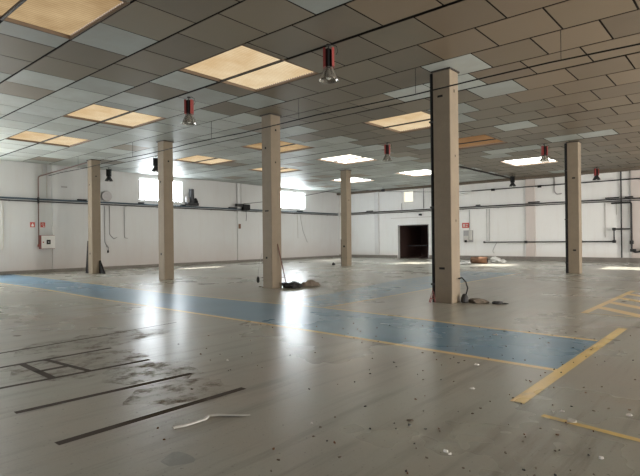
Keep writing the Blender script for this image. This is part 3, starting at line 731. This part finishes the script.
# red clamps and the upright cable at the foot of the nearest column
e = tag(empty('red_trestle', (-5.71, 10.57, 0)), 'small red metal frame standing at the left foot of the nearest column', 'metal frame')
bm = bmesh.new(); tube(bm, [(-.07, -.03, .012), (-.0, 0, .30), (.05, .03, .012)], .014, 8); obj('front_loop', bm, M['red'], e)
obj('back_loop', tb([(-.02, -.06, .012), (.03, .0, .27), (.07, .0, .012)], .014, 8), M['darkred'], e)
obj('crosspiece', tb([(-.05, -.02, .10), (.05, .02, .10)], .010, 6), M['red'], e)
e = tag(empty('upright_cable', (-5.14, 10.96, 0)), 'black cable curving out of a socket at the right foot of the nearest column', 'cable')
obj('cable', tb([(-.10, -.02, .56), (-.02, .0, .58), (.05, .05, .48), (.08, .08, .34), (.05, .06, .20), (.02, .04, .10)], .018, 8), M['black'], e, True)
obj('cable_socket', lathe(bmesh.new(), [(.07, .002), (.09, .03), (.085, .12), (.05, .19), (.03, .21)], 12, (.02, .04, 0)), M['blackmetal'], e)
heap('dark_debris', (-4.84, 11.20, 0), [(-.15, -.03, .03, .10, (1.2, 1, .7)), (-.03, 0, .03, .12, (1.3, 1.4, .55)), (.09, .02, .02, .09, (1.2, 1.3, .5))], M['rubble'], 'flat dark debris beside the cable socket at the nearest column', 'debris')
heap('dark_debris', (-4.46, 11.26, 0), [(0, 0, .02, .10, (1.3, 1.2, .45)), (.16, .05, .01, .06, (1.2, 1, .3))], M['dark_rubble'], 'small flat black scrap further right of the nearest column', 'debris')
# distant rolls
e = tag(empty('rolled_carpet', (-12.2, 28.2, 0)), 'brown roll lying by the far wall right of the nearest column', 'roll')
bm = bmesh.new(); tube(bm, [(-.45, -.05, .20), (.45, .05, .20)], [.19, .2], 16); obj('roll_body', bm, M['brown'], e, True)
bm = bmesh.new(); tube(bm, [(.451, .05, .20), (.46, .05, .20)], .1, 12); obj('roll_core', bm, M['black'], e)
heap('plastic_sack', (-11.75, 29.5, 0), [(0, 0, .16, .26, (1.2, 1, .8)), (.35, .1, .10, .18, (1.2, 1, .7)), (-.2, .1, .10, .16, (1, 1, .8))], M['plastic_white'], 'crumpled whitish plastic sack right of the brown roll', 'sack')
heap('plastic_sheet', (-12.75, 27.1, 0), [(0, 0, .05, .28, (1.3, 1, .3)), (-.35, -.1, .05, .2, (1.3, 1, .3)), (.3, 0, .08, .2, (1.2, 1, .4))], M['plastic_white'], 'flat whitish plastic sheet left of the brown roll', 'plastic sheet')
heap('dark_stone', (-18.55, 22.62, 0), [(0, 0, .07, .09, (1, 1, .9))], M['dark_rubble'], 'little dark lump left of the slim distant column foot', 'debris')
# white plastic strip
bm = bmesh.new(); pts = [(-3.53, 2.27), (-3.51, 2.36), (-3.50, 2.45), (-3.50, 2.55), (-3.54, 2.62), (-3.50, 2.68), (-3.42, 2.74), (-3.34, 2.80), (-3.28, 2.86)]
tube(bm, [(x, y, .012) for x, y in pts], [.018, .026, .02, .024, .016, .02, .014, .018, .008], 6)
for v in bm.verts: v.co.z = .003+(v.co.z-.0)*.5 if v.co.z > 0 else .003
tag(obj('plastic_strip', bm, M['plastic_white']), 'crumpled white plastic strip lying on the bare floor', 'plastic strip')
# paper and litter
def scrap(x, y, s, rz, label, m='white', group='litter on the floor', name='paper_scrap', th=.012):
    rnd = random.Random(int(abs(x*1000+y*77))); bm = bmesh.new(); n = 7
    a = [(s*(.6+.5*rnd.random())*math.cos(2*PI*i/n), s*.7*(.5+.6*rnd.random())*math.sin(2*PI*i/n)) for i in range(n)]
    zz = [.003+rnd.random()*th for _ in a]
    A = [bm.verts.new((p[0], p[1], .0035)) for p in a]; B = [bm.verts.new((p[0]*.85, p[1]*.85, .0035+z)) for p, z in zip(a, zz)]
    bm.faces.new(A[::-1]); bm.faces.new(B)
    for i in range(n): bm.faces.new((A[i], A[(i+1) % n], B[(i+1) % n], B[i]))
    o = obj(name, bm, M[m]); o.location = (x, y, 0); o.rotation_euler = (0, 0, rz)
    return tag(o, label, 'litter', group)
scrap(-1.66, 3.24, .022, .3, 'folded bright white scrap nearest the camera, below the thick yellow line')
scrap(-1.62, 3.22, .014, 1.3, 'tiny white scrap touching the folded one nearest the camera')
scrap(-1.15, 4.41, .05, .9, 'grey flat paper beside the worn yellow line', 'palepipe')
scrap(-1.28, 4.62, .028, .2, 'small white scrap above the worn yellow line start')
scrap(-1.33, 4.55, .03, 2.2, 'thin pale strip left of the worn yellow line start', 'plastic_white')
scrap(-2.15, 4.76, .035, .2, 'white scrap lying left of the lower end of the broad yellow line')
scrap(-2.51, 5.70, .04, 1, 'white scrap just below the near edge of the blue lane')
scrap(-3.06, 7.63, .05, .5, 'white scrap lying on the right half of the blue lane')
scrap(-.82, 4.86, .03, .5, 'white scrap near the right edge beside the worn yellow line')
scrap(-2.75, 3.05, .014, .5, 'tiny pale fleck in the lower middle of the floor')
scrap(-5.0, 4.0, .02, .5, 'tiny white fleck in the middle left of the bare floor')
scrap(-.81, 3.80, .02, .5, 'pale fleck at the bottom right of the floor')
scrap(-2.17, 3.61, .030, .4, 'dark crumpled leaf in the centre of the bottom floor', 'rubble')
scrap(-2.12, 3.52, .020, 1.4, 'dark crumb just right of the crumpled leaf', 'dark_rubble')
random.seed(21)
for i in range(210):
    # crumbs lie thickest on the right of the near floor
    d = random.uniform(2.4, 9); a = YAW+math.atan((random.triangular(120, 650, 560)-320)/FPX)
    x = d*math.sin(a); y = d*math.cos(a)
    scrap(x, y, random.uniform(.005, .012)*(1+.10*d), random.uniform(0, 6), 'small crumb of dirt scattered on the near floor', random.choice(['rubble', 'dark_rubble', 'brown', 'rubble']), 'crumbs of dirt on the near floor', 'dirt_crumb', .008)
